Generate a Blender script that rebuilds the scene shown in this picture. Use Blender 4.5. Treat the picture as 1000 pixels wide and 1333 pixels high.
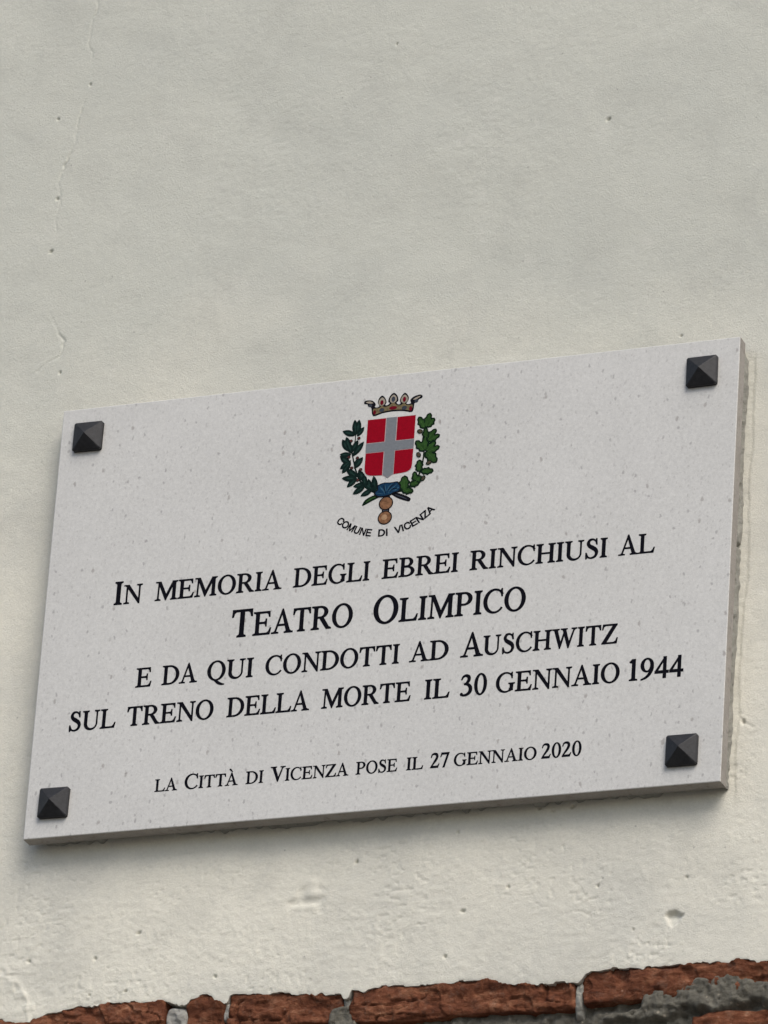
import bpy, math, random
import numpy as np
from mathutils import Matrix, Vector, geometry

R = math.radians
scene = bpy.context.scene
for o in list(bpy.data.objects):
    bpy.data.objects.remove(o)

# ------------------------------------------------------------------ camera
# the wall is the plane y = 0 and faces -y; the plaque's front face is 28 mm proud of it
TOP = 4.572                 # height of the plaque's top edge above the ground
FACE = -0.028               # y of the plaque's front face
cam_d = bpy.data.cameras.new("camera")
cam = bpy.data.objects.new("camera", cam_d)
scene.collection.objects.link(cam)
cam_d.sensor_fit = 'HORIZONTAL'; cam_d.sensor_width = 36.0
cam_d.lens = 8064.476 / 1000 * 36
cam_d.clip_start = 0.1; cam_d.clip_end = 500
wf = lambda v: Vector((v[0], -v[2], v[1]))
right = wf((0.93145676, 0.06410267, -0.35816078)); up = wf((0.09482754, 0.90757158, 0.40904958)); fwd = wf((-0.35127772, 0.4149755, -0.83928499))
M3 = Matrix((right, up, -fwd)).transposed()
cam.matrix_world = Matrix.Translation((2.77297 - 0.4, FACE - 5.6735, TOP - 2.97203)) @ M3.to_4x4()
scene.camera = cam

# ------------------------------------------------------------------ light: bright overcast, open sky up and to the right
SUN_EL, SUN_AZ = 49.0, 38.0          # azimuth measured from straight out of the wall towards +x
world = bpy.data.worlds.new("World"); scene.world = world; world.use_nodes = True
nt = world.node_tree; nt.nodes.clear()
sky = nt.nodes.new('ShaderNodeTexSky'); sky.sky_type = 'NISHITA'; sky.sun_disc = False
sd = Vector((math.sin(R(SUN_AZ)) * math.cos(R(SUN_EL)), -math.cos(R(SUN_AZ)) * math.cos(R(SUN_EL)), math.sin(R(SUN_EL))))
sky.sun_elevation = R(SUN_EL); sky.sun_rotation = math.atan2(sd.x, sd.y)
sky.air_density = 1.0; sky.dust_density = 3.0; sky.ozone_density = 1.0; sky.altitude = 0
bg = nt.nodes.new('ShaderNodeBackground'); bg.inputs['Strength'].default_value = 0.09
wo = nt.nodes.new('ShaderNodeOutputWorld')
nt.links.new(sky.outputs[0], bg.inputs['Color']); nt.links.new(bg.outputs[0], wo.inputs['Surface'])
sl = bpy.data.lights.new("sun", 'SUN'); sl.energy = 1.1; sl.angle = R(38); sl.color = (1.0, 0.97, 0.93)
so = bpy.data.objects.new("sun", sl); scene.collection.objects.link(so)
so.rotation_euler = (-sd).to_track_quat('-Z', 'Y').to_euler()
scene.view_settings.view_transform = 'Standard'; scene.view_settings.look = 'None'
scene.view_settings.exposure = 0.89; scene.view_settings.gamma = 1.0
try: scene.view_settings.use_curve_mapping = False
except Exception: pass

# ------------------------------------------------------------------ helpers
C = scene.collection
def link(o, parent=None):
    C.objects.link(o)
    if parent: o.parent = parent
    return o
def empty(name, loc, label, cat):
    o = bpy.data.objects.new(name, None); o.location = loc; o.empty_display_size = 0.05
    o['label'] = label; o['category'] = cat
    return link(o)
def obj(name, me, parent=None, loc=(0, 0, 0)):
    o = bpy.data.objects.new(name, me); o.location = loc
    return link(o, parent)
def mesh(name, vs, fs, mats, smooth=False, idx=None):
    me = bpy.data.meshes.new(name); me.from_pydata([tuple(map(float, v)) for v in vs], [], fs)
    for m in (mats if isinstance(mats, (list, tuple)) else [mats]): me.materials.append(m)
    if idx is not None: me.polygons.foreach_set('material_index', idx)
    if smooth: me.polygons.foreach_set('use_smooth', [True] * len(fs))
    me.update(); return me
def grid_mesh(name, X, Y, Z, mat, flip=False):
    """a sheet from 2-D arrays of coordinates"""
    nr, nc = X.shape
    co = np.stack([X, Y, Z], -1).reshape(-1, 3).astype(np.float32)
    i = (np.arange(nr - 1)[:, None] * nc + np.arange(nc - 1)[None, :]).ravel()
    q = np.stack([i, i + 1, i + nc + 1, i + nc], -1)
    if flip: q = q[:, ::-1]
    me = bpy.data.meshes.new(name)
    me.vertices.add(len(co)); me.vertices.foreach_set('co', co.ravel())
    me.loops.add(q.size); me.loops.foreach_set('vertex_index', q.ravel().astype(np.int32))
    me.polygons.add(len(q)); me.polygons.foreach_set('loop_start', np.arange(0, q.size, 4, dtype=np.int32))
    try: me.polygons.foreach_set('loop_total', np.full(len(q), 4, dtype=np.int32))
    except Exception: pass
    me.polygons.foreach_set('use_smooth', np.ones(len(q), dtype=bool))
    me.materials.append(mat); me.update(calc_edges=True); me.validate()
    return me
def noise(x, z, s, seed):
    """smooth value noise, about -1..1; s may be a number or a pair of cell sizes"""
    sx, sz = s if isinstance(s, tuple) else (s, s)
    r = np.random.RandomState(seed).rand(256, 256) * 2 - 1
    u = x / sx + 17.3 * seed % 91; v = z / sz + 7.7 * seed % 83
    iu = np.floor(u).astype(int); iv = np.floor(v).astype(int)
    fu = u - iu; fv = v - iv
    fu = fu * fu * fu * (fu * (fu * 6 - 15) + 10); fv = fv * fv * fv * (fv * (fv * 6 - 15) + 10)
    a = r[iu % 256, iv % 256]; b = r[(iu + 1) % 256, iv % 256]; c = r[iu % 256, (iv + 1) % 256]; d = r[(iu + 1) % 256, (iv + 1) % 256]
    return (a * (1 - fu) + b * fu) * (1 - fv) + (c * (1 - fu) + d * fu) * fv
def fbm(x, z, s, seed, n=4, g=0.5):
    sx, sz = s if isinstance(s, tuple) else (s, s)
    t = 0; a = 1
    for k in range(n):
        t = t + a * noise(x, z, (sx / 2 ** k, sz / 2 ** k), seed + k); a *= g
    return t
def step(a, b, x):
    t = np.clip((x - a) / (b - a), 0, 1); return t * t * (3 - 2 * t)
def spaced(lo, hi, d, far_lo, far_hi):
    a = list(np.arange(lo, hi, d)); s = d; p = lo
    while p > far_lo:
        s *= 1.35; p -= s; a.insert(0, max(p, far_lo))
    s = d; p = a[-1]
    while p < far_hi:
        s *= 1.35; p += s; a.append(min(p, far_hi))
    return np.array(a)
def dist_poly(x, z, pts):
    """distance from points to a polyline"""
    d = np.full(x.shape, 9.0)
    for (ax, az), (bx, bz) in zip(pts[:-1], pts[1:]):
        dx, dz = bx - ax, bz - az; L = dx * dx + dz * dz + 1e-12
        t = np.clip(((x - ax) * dx + (z - az) * dz) / L, 0, 1)
        d = np.minimum(d, np.hypot(x - ax - t * dx, z - az - t * dz))
    return d

# ------------------------------------------------------------------ materials
def mat(name, rough=0.8, spec=0.3):
    m = bpy.data.materials.new(name); m.use_nodes = True
    b = m.node_tree.nodes['Principled BSDF']
    b.inputs['Roughness'].default_value = rough; b.inputs['Specular IOR Level'].default_value = spec
    return m, m.node_tree, b
class NB:
    def __init__(s, nt): s.nt = nt; s.geo = nt.nodes.new('ShaderNodeNewGeometry')
    def n(s, t, **k):
        x = s.nt.nodes.new(t)
        for a, v in k.items(): setattr(x, a, v)
        return x
    def l(s, a, b): s.nt.links.new(a, b)
    def mapped(s, scale=(1, 1, 1), loc=(0, 0, 0)):
        m = s.n('ShaderNodeMapping'); m.inputs['Scale'].default_value = scale; m.inputs['Location'].default_value = loc
        s.l(s.geo.outputs['Position'], m.inputs[0]); return m.outputs[0]
    def noise(s, scale, detail=4, rough=0.55, vec=None, dist=0):
        x = s.n('ShaderNodeTexNoise'); x.inputs['Scale'].default_value = scale; x.inputs['Detail'].default_value = detail
        x.inputs['Roughness'].default_value = rough; x.inputs['Distortion'].default_value = dist
        s.l(vec or s.geo.outputs['Position'], x.inputs['Vector']); return x.outputs['Fac']
    def xz(s, vec=None):
        a = s.n('ShaderNodeSeparateXYZ'); s.l(vec or s.geo.outputs['Position'], a.inputs[0])
        c = s.n('ShaderNodeCombineXYZ'); s.l(a.outputs[0], c.inputs[0]); s.l(a.outputs[2], c.inputs[1]); return c.outputs[0]
    def vor(s, scale, vec=None, rnd=1, feature='F1', flat=False):
        x = s.n('ShaderNodeTexVoronoi'); x.feature = feature; x.voronoi_dimensions = '2D' if flat else '3D'
        if flat: vec = s.xz(vec)
        x.inputs['Scale'].default_value = scale; x.inputs['Randomness'].default_value = rnd
        s.l(vec or s.geo.outputs['Position'], x.inputs['Vector']); return x
    def pick(s, v, lo, w=0.02):
        x = s.n('ShaderNodeSeparateColor'); s.l(v.outputs['Color'], x.inputs[0])
        return s.ramp(x.outputs[0], [(lo, 0.0), (lo + w, 1.0)])
    def ramp(s, fac, stops, interp='LINEAR'):
        x = s.n('ShaderNodeValToRGB'); x.color_ramp.interpolation = interp; e = x.color_ramp.elements
        for i, (p, c) in enumerate(stops):
            if i > 1: e.new(p)
            e[i].position = p; e[i].color = (c, c, c, 1) if isinstance(c, (int, float)) else (*c, 1)
        s.l(fac, x.inputs[0]); return x.outputs[0]
    def mix(s, fac, a, b, mode='MIX'):
        x = s.n('ShaderNodeMix', data_type='RGBA', blend_type=mode)
        for sock, v in ((x.inputs[0], fac), (x.inputs[6], a), (x.inputs[7], b)):
            if isinstance(v, (int, float)): sock.default_value = v
            elif isinstance(v, tuple): sock.default_value = (*v, 1)
            else: s.l(v, sock)
        return x.outputs[2]
    def math(s, op, a, b=0.0):
        x = s.n('ShaderNodeMath', operation=op)
        for sock, v in ((x.inputs[0], a), (x.inputs[1], b)):
            if isinstance(v, (int, float)): sock.default_value = v
            else: s.l(v, sock)
        return x.outputs[0]
    def bump(s, h, dist, strength=1.0, normal=None):
        x = s.n('ShaderNodeBump'); x.inputs['Distance'].default_value = dist; x.inputs['Strength'].default_value = strength
        s.l(h, x.inputs['Height'])
        if normal: s.l(normal, x.inputs['Normal'])
        return x.outputs[0]

def plaster_mat():
    m, nt, b = mat("painted_plaster", 0.92, 0.2); q = NB(nt)
    base = q.mix(q.ramp(q.noise(2.3, 5, 0.55), [(0.36, 0.0), (0.64, 1.0)]), PL_A, PL_B)
    blot = q.ramp(q.noise(4.6, 7, 0.60, q.mapped((1, 1, 1.15), (3.1, 0, 1.7)), 0.3), [(0.44, 0.0), (0.66, 1.0)])
    col = q.mix(q.math('MULTIPLY', blot, 0.55), base, PL_C)
    sep = q.n('ShaderNodeSeparateXYZ'); q.l(q.geo.outputs['Position'], sep.inputs[0])
    hz = q.math('ADD', sep.outputs[2], q.math('MULTIPLY', q.math('SUBTRACT', q.noise(3.0, 4, 0.55, q.mapped((1, 1, 1), (8, 0, 2))), 0.5), 0.9))
    upper_grey = q.ramp(q.math('MULTIPLY', q.math('SUBTRACT', hz, 3.9), 1.0), [(0.45, 0.0), (0.80, 1.0)])      # blends towards a greyer tone higher up the wall
    col = q.mix(q.math('MULTIPLY', upper_grey, 0.72), col, PL_D)
    dirt = q.ramp(q.noise(13, 8, 0.68, q.mapped((1, 1, 0.8), (1.3, 0, 6.1)), 0.6), [(0.50, 0.0), (0.72, 1.0)])
    col = q.mix(q.math('MULTIPLY', dirt, 0.26), col, (0.37, 0.365, 0.325))
    lime = q.ramp(q.noise(19, 7, 0.7, q.mapped((1.2, 1, 1), (4.3, 0, 2.1)), 0.5), [(0.58, 0.0), (0.70, 1.0)])
    col = q.mix(q.math('MULTIPLY', lime, 0.22), col, (0.70, 0.68, 0.61))
    fine = q.ramp(q.noise(330, 5, 0.8), [(0.3, 0.92), (0.7, 1.06)])
    col = q.mix(1.0, col, fine, 'MULTIPLY')
    sp = q.vor(30, q.mapped((1, 1, 1), (0.4, 0, 0.9)), flat=True)
    dots = q.ramp(sp.outputs['Distance'], [(0.0, 1.0), (0.045, 0.0)])
    pick = q.pick(sp, 0.93)
    col = q.mix(q.math('MULTIPLY', q.math('MULTIPLY', dots, pick), 0.6), col, (0.16, 0.15, 0.13))
    q.l(col, b.inputs['Base Color'])
    n1 = q.bump(q.noise(480, 5, 0.8), 0.0011, 0.85)
    n2 = q.bump(q.noise(170, 5, 0.7, q.mapped((0.8, 1, 1.2)), 0.5), 0.0010, 0.32, n1)
    q.l(n2, b.inputs['Normal']); return m
def stone_mat(name="pale_limestone", sawn=False):
    m, nt, b = mat(name, 0.62 if not sawn else 0.85, 0.3); q = NB(nt)
    a_, b_ = (ST_A, ST_B) if not sawn else ((0.35, 0.325, 0.295), (0.26, 0.24, 0.215))
    col = q.mix(q.ramp(q.noise(6 if not sawn else 24, 5, 0.6), [(0.3, 0.0), (0.7, 1.0)]), a_, b_)
    col = q.mix(1.0, col, q.ramp(q.noise(300, 4, 0.75), [(0.3, 0.90), (0.7, 1.09)]), 'MULTIPLY')
    col = q.mix(1.0, col, q.ramp(q.noise(900, 2, 0.5), [(0.3, 0.94), (0.7, 1.05)]), 'MULTIPLY')
    wob = q.n('ShaderNodeVectorMath', operation='ADD')
    nz = q.n('ShaderNodeTexNoise'); nz.inputs['Scale'].default_value = 260; nz.inputs['Detail'].default_value = 3
    q.l(q.geo.outputs['Position'], nz.inputs['Vector'])
    sc = q.n('ShaderNodeVectorMath', operation='SCALE'); sc.inputs['Scale'].default_value = 0.0055
    q.l(nz.outputs['Color'], sc.inputs[0]); q.l(q.mapped((1.35, 1, 0.85)), wob.inputs[0]); q.l(sc.outputs[0], wob.inputs[1])
    # scale, radius in cells, share of cells left out, strength, tint
    for scale, size, lo, amt, tint in ((48, 0.105, 0.68, 0.50, (0.19, 0.18, 0.175)), (95, 0.15, 0.72, 0.36, (0.26, 0.245, 0.235)), (160, 0.22, 0.66, 0.26, (0.30, 0.285, 0.27)), (24, 0.07, 0.80, 0.55, (0.20, 0.175, 0.155))):
        v = q.vor(scale, wob.outputs[0], flat=not sawn)
        if sawn: size *= 2.0
        d = q.ramp(v.outputs['Distance'], [(0.0, 1.0), (size * 0.55, 0.85), (size, 0.0)])
        col = q.mix(q.math('MULTIPLY', q.math('MULTIPLY', d, q.pick(v, lo)), amt), col, tint)
    if sawn:
        col = q.mix(q.math('MULTIPLY', q.ramp(q.noise(90, 5, 0.7), [(0.55, 0.0), (0.72, 1.0)]), 0.6), col, (0.13, 0.105, 0.085))
    q.l(col, b.inputs['Base Color'])
    q.l(q.bump(q.noise(500 if not sawn else 300, 4, 0.6), 0.0004 if not sawn else 0.0012, 0.35 if not sawn else 0.6), b.inputs['Normal']); return m
def brick_mat():
    m, nt, b = mat("worn_brick", 0.95, 0.06); q = NB(nt)
    f = q.noise(46, 9, 0.74, q.mapped((0.7, 1, 1.25)), 0.3)
    col = q.ramp(f, [(0.30, (0.046, 0.019, 0.013)), (0.42, (0.135, 0.050, 0.028)), (0.53, (0.205, 0.078, 0.042)), (0.62, (0.30, 0.135, 0.075)), (0.72, (0.50, 0.31, 0.21))])
    obi = q.n('ShaderNodeObjectInfo')
    col = q.mix(1.0, col, q.ramp(obi.outputs['Random'], [(0.0, 0.82), (1.0, 1.15)]), 'MULTIPLY')
    v = q.vor(150, q.mapped((1, 1, 1.3)))
    grit = q.math('MULTIPLY', q.ramp(v.outputs['Distance'], [(0.0, 1.0), (0.25, 0.0)]), q.pick(v, 0.9))
    col = q.mix(q.math('MULTIPLY', grit, 0.7), col, (0.42, 0.27, 0.19))
    dust = q.ramp(q.noise(75, 7, 0.75, q.mapped((1, 1, 1), (5, 2, 1))), [(0.52, 0.0), (0.70, 1.0)])
    col = q.mix(q.math('MULTIPLY', dust, 0.25), col, (0.33, 0.24, 0.18))
    q.l(col, b.inputs['Base Color'])
    n1 = q.bump(q.noise(500, 5, 0.7), 0.0012, 0.7)
    q.l(q.bump(q.noise(130, 7, 0.78, q.mapped((0.7, 1, 1.2)), 0.3), 0.006, 0.85, n1), b.inputs['Normal']); return m
def mortar_mat(name, dark, lite, grit):
    m, nt, b = mat(name, 0.95, 0.2); q = NB(nt)
    col = q.mix(q.ramp(q.noise(60, 6, 0.7), [(0.3, 0.0), (0.7, 1.0)]), dark, lite)
    v = q.vor(150)
    g = q.math('MULTIPLY', q.ramp(v.outputs['Distance'], [(0.0, 1.0), (0.32, 0.0)]), q.pick(v, 0.86))
    col = q.mix(q.math('MULTIPLY', g, 0.8), col, grit)
    q.l(col, b.inputs['Base Color'])
    n1 = q.bump(q.noise(600, 4, 0.7), 0.001, 0.7)
    q.l(q.bump(q.noise(230, 6, 0.8), 0.005, 0.9, n1), b.inputs['Normal']); return m
def plain(name, col, rough=0.6, spec=0.3, var=0.15, scale=300, bump=0.0002, metallic=0.0):
    m, nt, b = mat(name, rough, spec); q = NB(nt); b.inputs['Metallic'].default_value = metallic
    c = q.mix(1.0, col, q.ramp(q.noise(scale, 4, 0.6), [(0.3, 1 - var), (0.7, 1 + var)]), 'MULTIPLY')
    q.l(c, b.inputs['Base Color'])
    q.l(q.bump(q.noise(scale * 2.5, 3, 0.6), bump, 0.4), b.inputs['Normal']); return m

PL_A, PL_B, PL_C, PL_D = (0.71, 0.685, 0.58), (0.675, 0.653, 0.555), (0.53, 0.523, 0.465), (0.49, 0.50, 0.44)
ST_A, ST_B = (0.556, 0.550, 0.520), (0.516, 0.510, 0.482)
M = dict(
    plaster=plaster_mat(), stone=stone_mat(), sawn=stone_mat('sawn_limestone_edge', True), brick=brick_mat(),
    mortar=mortar_mat("grey_mortar", (0.10, 0.093, 0.073), (0.25, 0.235, 0.19), (0.55, 0.48, 0.37)),
    lime=mortar_mat("pale_lime_mortar", (0.36, 0.35, 0.31), (0.52, 0.50, 0.45), (0.62, 0.60, 0.55)),
    bed=mortar_mat("cement_bed", (0.30, 0.29, 0.255), (0.44, 0.43, 0.375), (0.16, 0.17, 0.145)),
    black=plain("letter_paint", (0.004, 0.004, 0.007), 0.8, 0.05, 0.2, 500),
    metal=plain("blackened_metal", (0.017, 0.017, 0.018), 0.42, 0.27, 0.35, 220, 0.0003),
    ink=plain("dark_outline", (0.006, 0.006, 0.009), 0.8, 0.05, 0.2, 500),
    red=plain("red_enamel", (0.2430, 0.0018, 0.0108), 0.8, 0.05, 0.10, 400),
    silver=plain("grey_enamel", (0.1640, 0.1763, 0.1886), 0.8, 0.05, 0.08, 400),
    pale=plain("pale_keyline", (0.42, 0.33, 0.33), 0.8, 0.05, 0.1, 400),
    gold=plain("ochre_paint", (0.1440, 0.1140, 0.0600), 0.8, 0.05, 0.35, 350),
    cream=plain("cream_paint", (0.2800, 0.2450, 0.1960), 0.8, 0.05, 0.15, 350),
    ruby=plain("ruby_paint", (0.1190, 0.0042, 0.0126), 0.8, 0.05, 0.2, 400),
    slate=plain("slate_blue_paint", (0.0385, 0.0455, 0.0595), 0.8, 0.05, 0.3, 400),
    laurel=plain("laurel_green_paint", (0.0040, 0.0130, 0.0110), 0.8, 0.05, 0.4, 300),
    laurel_lit=plain("laurel_midrib_paint", (0.0110, 0.0303, 0.0248), 0.8, 0.05, 0.4, 300),
    oak=plain("oak_green_paint", (0.0211, 0.0570, 0.0136), 0.8, 0.05, 0.35, 260),
    oak_lit=plain("oak_vein_paint", (0.0403, 0.0930, 0.0248), 0.8, 0.05, 0.3, 260),
    oak_dark=plain("oak_outline_paint", (0.0036, 0.0132, 0.0060), 0.8, 0.05, 0.3, 300),
    acorn=plain("acorn_brown_paint", (0.0600, 0.0450, 0.0300), 0.8, 0.05, 0.3, 300),
    berry=plain("berry_red_paint", (0.0880, 0.0280, 0.0240), 0.8, 0.05, 0.3, 300),
    blue=plain("ribbon_blue_paint", (0.0066, 0.0330, 0.0743), 0.8, 0.05, 0.25, 300),
    blue_lit=plain("ribbon_fold_paint", (0.0300, 0.0840, 0.1320), 0.8, 0.05, 0.25, 300),
    bronze=plain("bronze_paint", (0.1800, 0.0900, 0.0468), 0.8, 0.05, 0.45, 260),
    bronze_lit=plain("bronze_light_paint", (0.3150, 0.1950, 0.1125), 0.8, 0.05, 0.3, 260),
    paving=plain("stone_paving", (0.13, 0.125, 0.115), 0.85, 0.3, 0.2, 3, 0.004),
    core=plain("rubble_core", (0.25, 0.23, 0.20), 0.95, 0.2, 0.2, 20, 0.004),
)

# ------------------------------------------------------------------ ground
g = obj('ground', mesh('ground', [(-60, -60, 0), (60, -60, 0), (60, 60, 0), (-60, 60, 0)], [(0, 1, 2, 3)], M['paving'])); g['kind'] = 'structure'

# ------------------------------------------------------------------ wall
wall = empty('plastered_wall', (0, 0, 0), 'tall cream plastered wall with old brickwork bared under the plaque', 'wall')
EDGE = [(-0.80, 3.60), (-0.74, 3.76), (-0.62, 3.83), (-0.52, 3.856), (-0.4209, 3.8576), (-0.4003, 3.8517), (-0.3839, 3.8523), (-0.3664, 3.859), (-0.3349, 3.8611), (-0.3261, 3.8641), (-0.2945, 3.8645),
        (-0.2539, 3.8642), (-0.229, 3.8636), (-0.221, 3.861), (-0.2112, 3.8568), (-0.203, 3.8595), (-0.196, 3.8635), (-0.178, 3.8662), (-0.164, 3.861), (-0.1565, 3.8545), (-0.1535, 3.855), (-0.1515, 3.8635), (-0.147, 3.8655), (-0.1158, 3.8655), (-0.0625, 3.862),
        (-0.0534, 3.857), (-0.0359, 3.8585), (-0.0232, 3.8573), (-0.0205, 3.8515), (-0.0150, 3.8515), (-0.0118, 3.8589), (0.0424, 3.8621), (0.1119, 3.8600), (0.1421, 3.8604), (0.1683, 3.8545), (0.1984, 3.8505),
        (0.2239, 3.8535), (0.2393, 3.8515), (0.2440, 3.8500), (0.2475, 3.8540), (0.2520, 3.8615), (0.2829, 3.8622), (0.3505, 3.861), (0.3631, 3.8622), (0.4176, 3.8612), (0.451, 3.8604), (0.6, 3.857), (0.78, 3.83), (0.86, 3.74), (0.90, 3.60)]
LOW = [(-0.80, 3.60), (-0.7, 3.585), (-0.4, 3.57), (-0.1, 3.59), (0.2, 3.565), (0.5, 3.585), (0.8, 3.58), (0.90, 3.60)]
ex, ez = np.array(EDGE).T; lx, lz = np.array(LOW).T
def zt(x):
    w = step(-0.80, -0.72, x) * (1 - step(0.82, 0.90, x))
    return np.interp(x, ex, ez, 3.60, 3.60) + w * (0.0012 * noise(x, x * 0, 0.011, 3) + 0.0005 * noise(x, x * 0, 0.0035, 4) - 0.0018 * step(0.15, 0.28, noise(x, x * 0, 0.013, 6)) + 0.0016 * step(0.3, 0.4, noise(x, x * 0, 0.009, 8)))
def zb(x):
    w = step(-0.80, -0.72, x) * (1 - step(0.82, 0.90, x))
    return np.interp(x, lx, lz, 3.60, 3.60) + w * 0.004 * noise(x, x * 0, 0.02, 5)

CRACK = [(-0.4204, 5.14), (-0.4205, 5.0992), (-0.4237, 5.0588), (-0.4192, 5.0094), (-0.432, 4.9585), (-0.4361, 4.9188), (-0.446, 4.8801), (-0.4459, 4.8581), (-0.4487, 4.7959), (-0.4454, 4.7511), (-0.4436, 4.7214), (-0.4345, 4.6958), (-0.4229, 4.675), (-0.4269, 4.6559), (-0.4501, 4.6392)]
PITS = [(0.2243, 4.8754, .0026), (-0.419, 5.0073, .0017), (-0.4561, 4.9668, .0018), (-0.4472, 4.8613, .0022), (-0.4484, 4.7929, .0024), (-0.0163, 4.0071, .0022), (0.1094, 3.9407, .0026), (0.0926, 3.8904, .0022),
        (0.1591, 3.9642, .0022), (0.3586, 3.9588, .0016), (0.0985, 4.0312, .0020), (-0.3924, 3.9211, .0022), (-0.3134, 3.9182, .0024), (-0.2646, 3.9443, .0026), (-0.1704, 3.8871, .0020), (-0.274, 3.878, .0018), (-0.3164, 3.8766, .0016),
        (0.2276, 4.0503, .0030), (0.19, 4.052, .0026), (0.205, 4.0462, .0022), (-0.038, 5.0084, .0015), (0.3222, 4.5956, .0015), (-0.422, 4.635, .0018), (0.4129, 4.1307, .0030), (0.26, 3.957, .0020), (0.302, 3.905, .0015)]
SCRATCH = [[(0.172, 3.9640), (0.188, 3.9612)], [(0.155, 3.956), (0.171, 3.953), (0.196, 3.951)], [(0.215, 4.013), (0.222, 3.999)], [(0.2, 3.92), (0.225, 3.916)], [(0.235, 3.93), (0.262, 3.926)], [(0.33, 4.005), (0.352, 4.01)],
           [(0.31, 3.89), (0.322, 3.885), (0.342, 3.884)], [(0.36, 4.1), (0.392, 4.09)], [(0.40, 4.145), (0.413, 4.131), (0.425, 4.124)]]
def relief(X, Z, fine=True):
    """height of the plaster towards the viewer, metres"""
    h = 0.0022 * fbm(X, Z, 0.32, 11, 3) + 0.00035 * fbm(X, Z, (0.060, 0.045), 21, 3)
    if not fine: return h
    low = 1 - step(3.95, 4.35, Z)                     # rougher hand-floated work below the plaque
    rough = 0.30 + 0.50 * low + 0.35 * step(0.1, 0.7, noise(X, Z, 0.16, 31))
    h += rough * 0.00020 * fbm(X, Z, (0.0065, 0.0052), 41, 3)
    r = noise(X + 0.3 * Z, Z, (0.0085, 0.006), 51) + 0.6 * noise(X, Z, (0.0042, 0.0034), 52)
    h += (0.05 + 0.8 * low) * 0.00034 * step(0.45, 0.58, r) * step(0.05, 0.5, noise(X, Z, 0.05, 55))
    h -= (0.2 + 0.8 * low) * 0.0006 * step(0.56, 0.66, noise(X, Z, (0.0055, 0.0045), 57)) * step(-0.1, 0.3, noise(X, Z, 0.07, 58))     # dragged crusts with a sharp lip
    d = dist_poly(X + 0.0035 * noise(X, Z, 0.016, 61) + 0.0014 * noise(X, Z, 0.005, 63), Z, CRACK)
    br = 0.35 + 0.65 * step(-0.1, 0.5, noise(X, Z, 0.03, 62))
    br = br * step(-0.6, 0.0, noise(X, Z, 0.055, 64)); h -= 0.0019 * br * np.exp(-(d / 0.00105) ** 2)
    for px, pz, r0 in PITS:
        a_ = px * 977 % 3.1; U_ = (X - px) * math.cos(a_) + (Z - pz) * math.sin(a_); V_ = -(X - px) * math.sin(a_) + (Z - pz) * math.cos(a_)
        dd = (U_ ** 2 + (V_ * 0.68) ** 2) / (r0 * 0.66) ** 2
        h -= 0.0036 * np.exp(-dd ** 1.5)
    for s in SCRATCH:
        dd = dist_poly(X, Z + 0.0022 * noise(X, Z, 0.008, 66), s); h -= 0.0008 * np.exp(-(dd / 0.0011) ** 2) * step(-0.3, 0.2, noise(X, Z, 0.006, 67))
    # big chip at lower right: a scooped hole, deep at its top
    CH = [(0.3345, 3.9178), (0.3400, 3.9238), (0.3500, 3.9222), (0.3618, 3.9165), (0.3560, 3.9118), (0.3545, 3.9070), (0.3440, 3.9030), (0.3395, 3.9085)]
    wx = X + 0.0009 * noise(X, Z, 0.005, 71); wz = Z + 0.0009 * noise(X, Z, 0.005, 72); ins = np.full(X.shape, 9.0)
    for (ax, az), (bx, bz) in zip(CH, CH[1:] + CH[:1]):
        L_ = math.hypot(bx - ax, bz - az); ins = np.minimum(ins, -((wx - ax) * (bz - az) - (wz - az) * (bx - ax)) / L_ * -1)
    h -= step(0.0, 0.0016, ins) * 0.0012 + step(0.0, 0.0045, ins) * (0.0012 + 0.0034 * step(3.908, 3.920, Z - 0.25 * (X - 0.348)))
    # knocked patch under the middle of the plaque: a shallow flaked hollow with crusty lips
    u = (X + 0.066) / 0.026; v = (Z - 3.968) / 0.019
    d = np.hypot(u, v) + 0.35 * noise(X, Z, 0.012, 81)
    h += (1 - step(0.5, 1.0, d)) * (0.0018 * noise(X, Z, (0.014, 0.008), 82) - 0.0006)
    # arc-shaped lip at the lower left
    a = [(-0.46, 3.912), (-0.4257, 3.9057), (-0.4143, 3.9022), (-0.4019, 3.8969), (-0.3922, 3.8812), (-0.3861, 3.850)]
    d = dist_poly(X + 0.002 * noise(X, Z, 0.01, 91), Z, a)
    h += 0.0009 * np.exp(-(d / 0.0025) ** 2) + 0.0009 * (1 - step(0.0, 0.03, d)) * step(0, 0.4, noise(X, Z, (0.015, 0.007), 92)) * (Z < 3.92) * (X < -0.38)
    # crust beside the right-hand edge of the plaque where the cement was struck off
    e = 0.4085 + 0.0022 * noise(Z * 0, Z, 0.04, 95) + 0.0007 * noise(Z * 0, Z, 0.007, 96) - 0.003 * step(4.35, 4.1, Z)
    inn = (1 - step(0.0, 0.0018, X - e)) * step(4.03, 4.06, Z) * (1 - step(4.555, 4.572, Z)) * (X > 0.39)
    h -= inn * (0.0009 + 0.0002 * noise(X, Z, 0.005, 97))
    h += 0.0001 * np.exp(-((X - e - 0.003) / 0.003) ** 2) * step(4.05, 4.1, Z) * (1 - step(4.55, 4.572, Z))
    return h
xs = spaced(-0.58, 0.49, 0.0014, -6.0, 6.0)
zs = spaced(3.862, 5.16, 0.0014, 3.862, 8.0)
X, Z = np.meshgrid(xs, zs)
Z = Z + (zt(X) - 3.862) * np.exp(-(Z - 3.862) / 0.012) * (np.abs(X - 0.05) < 0.9) + (zt(X) - 3.862) * (np.abs(X - 0.05) >= 0.9) * np.exp(-(Z - 3.862) / 0.3)
H = relief(X, Z)
lipd = Z - zt(X)
H -= 0.0004 * np.exp(-(lipd / 0.0016) ** 2)
Y = -H
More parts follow.
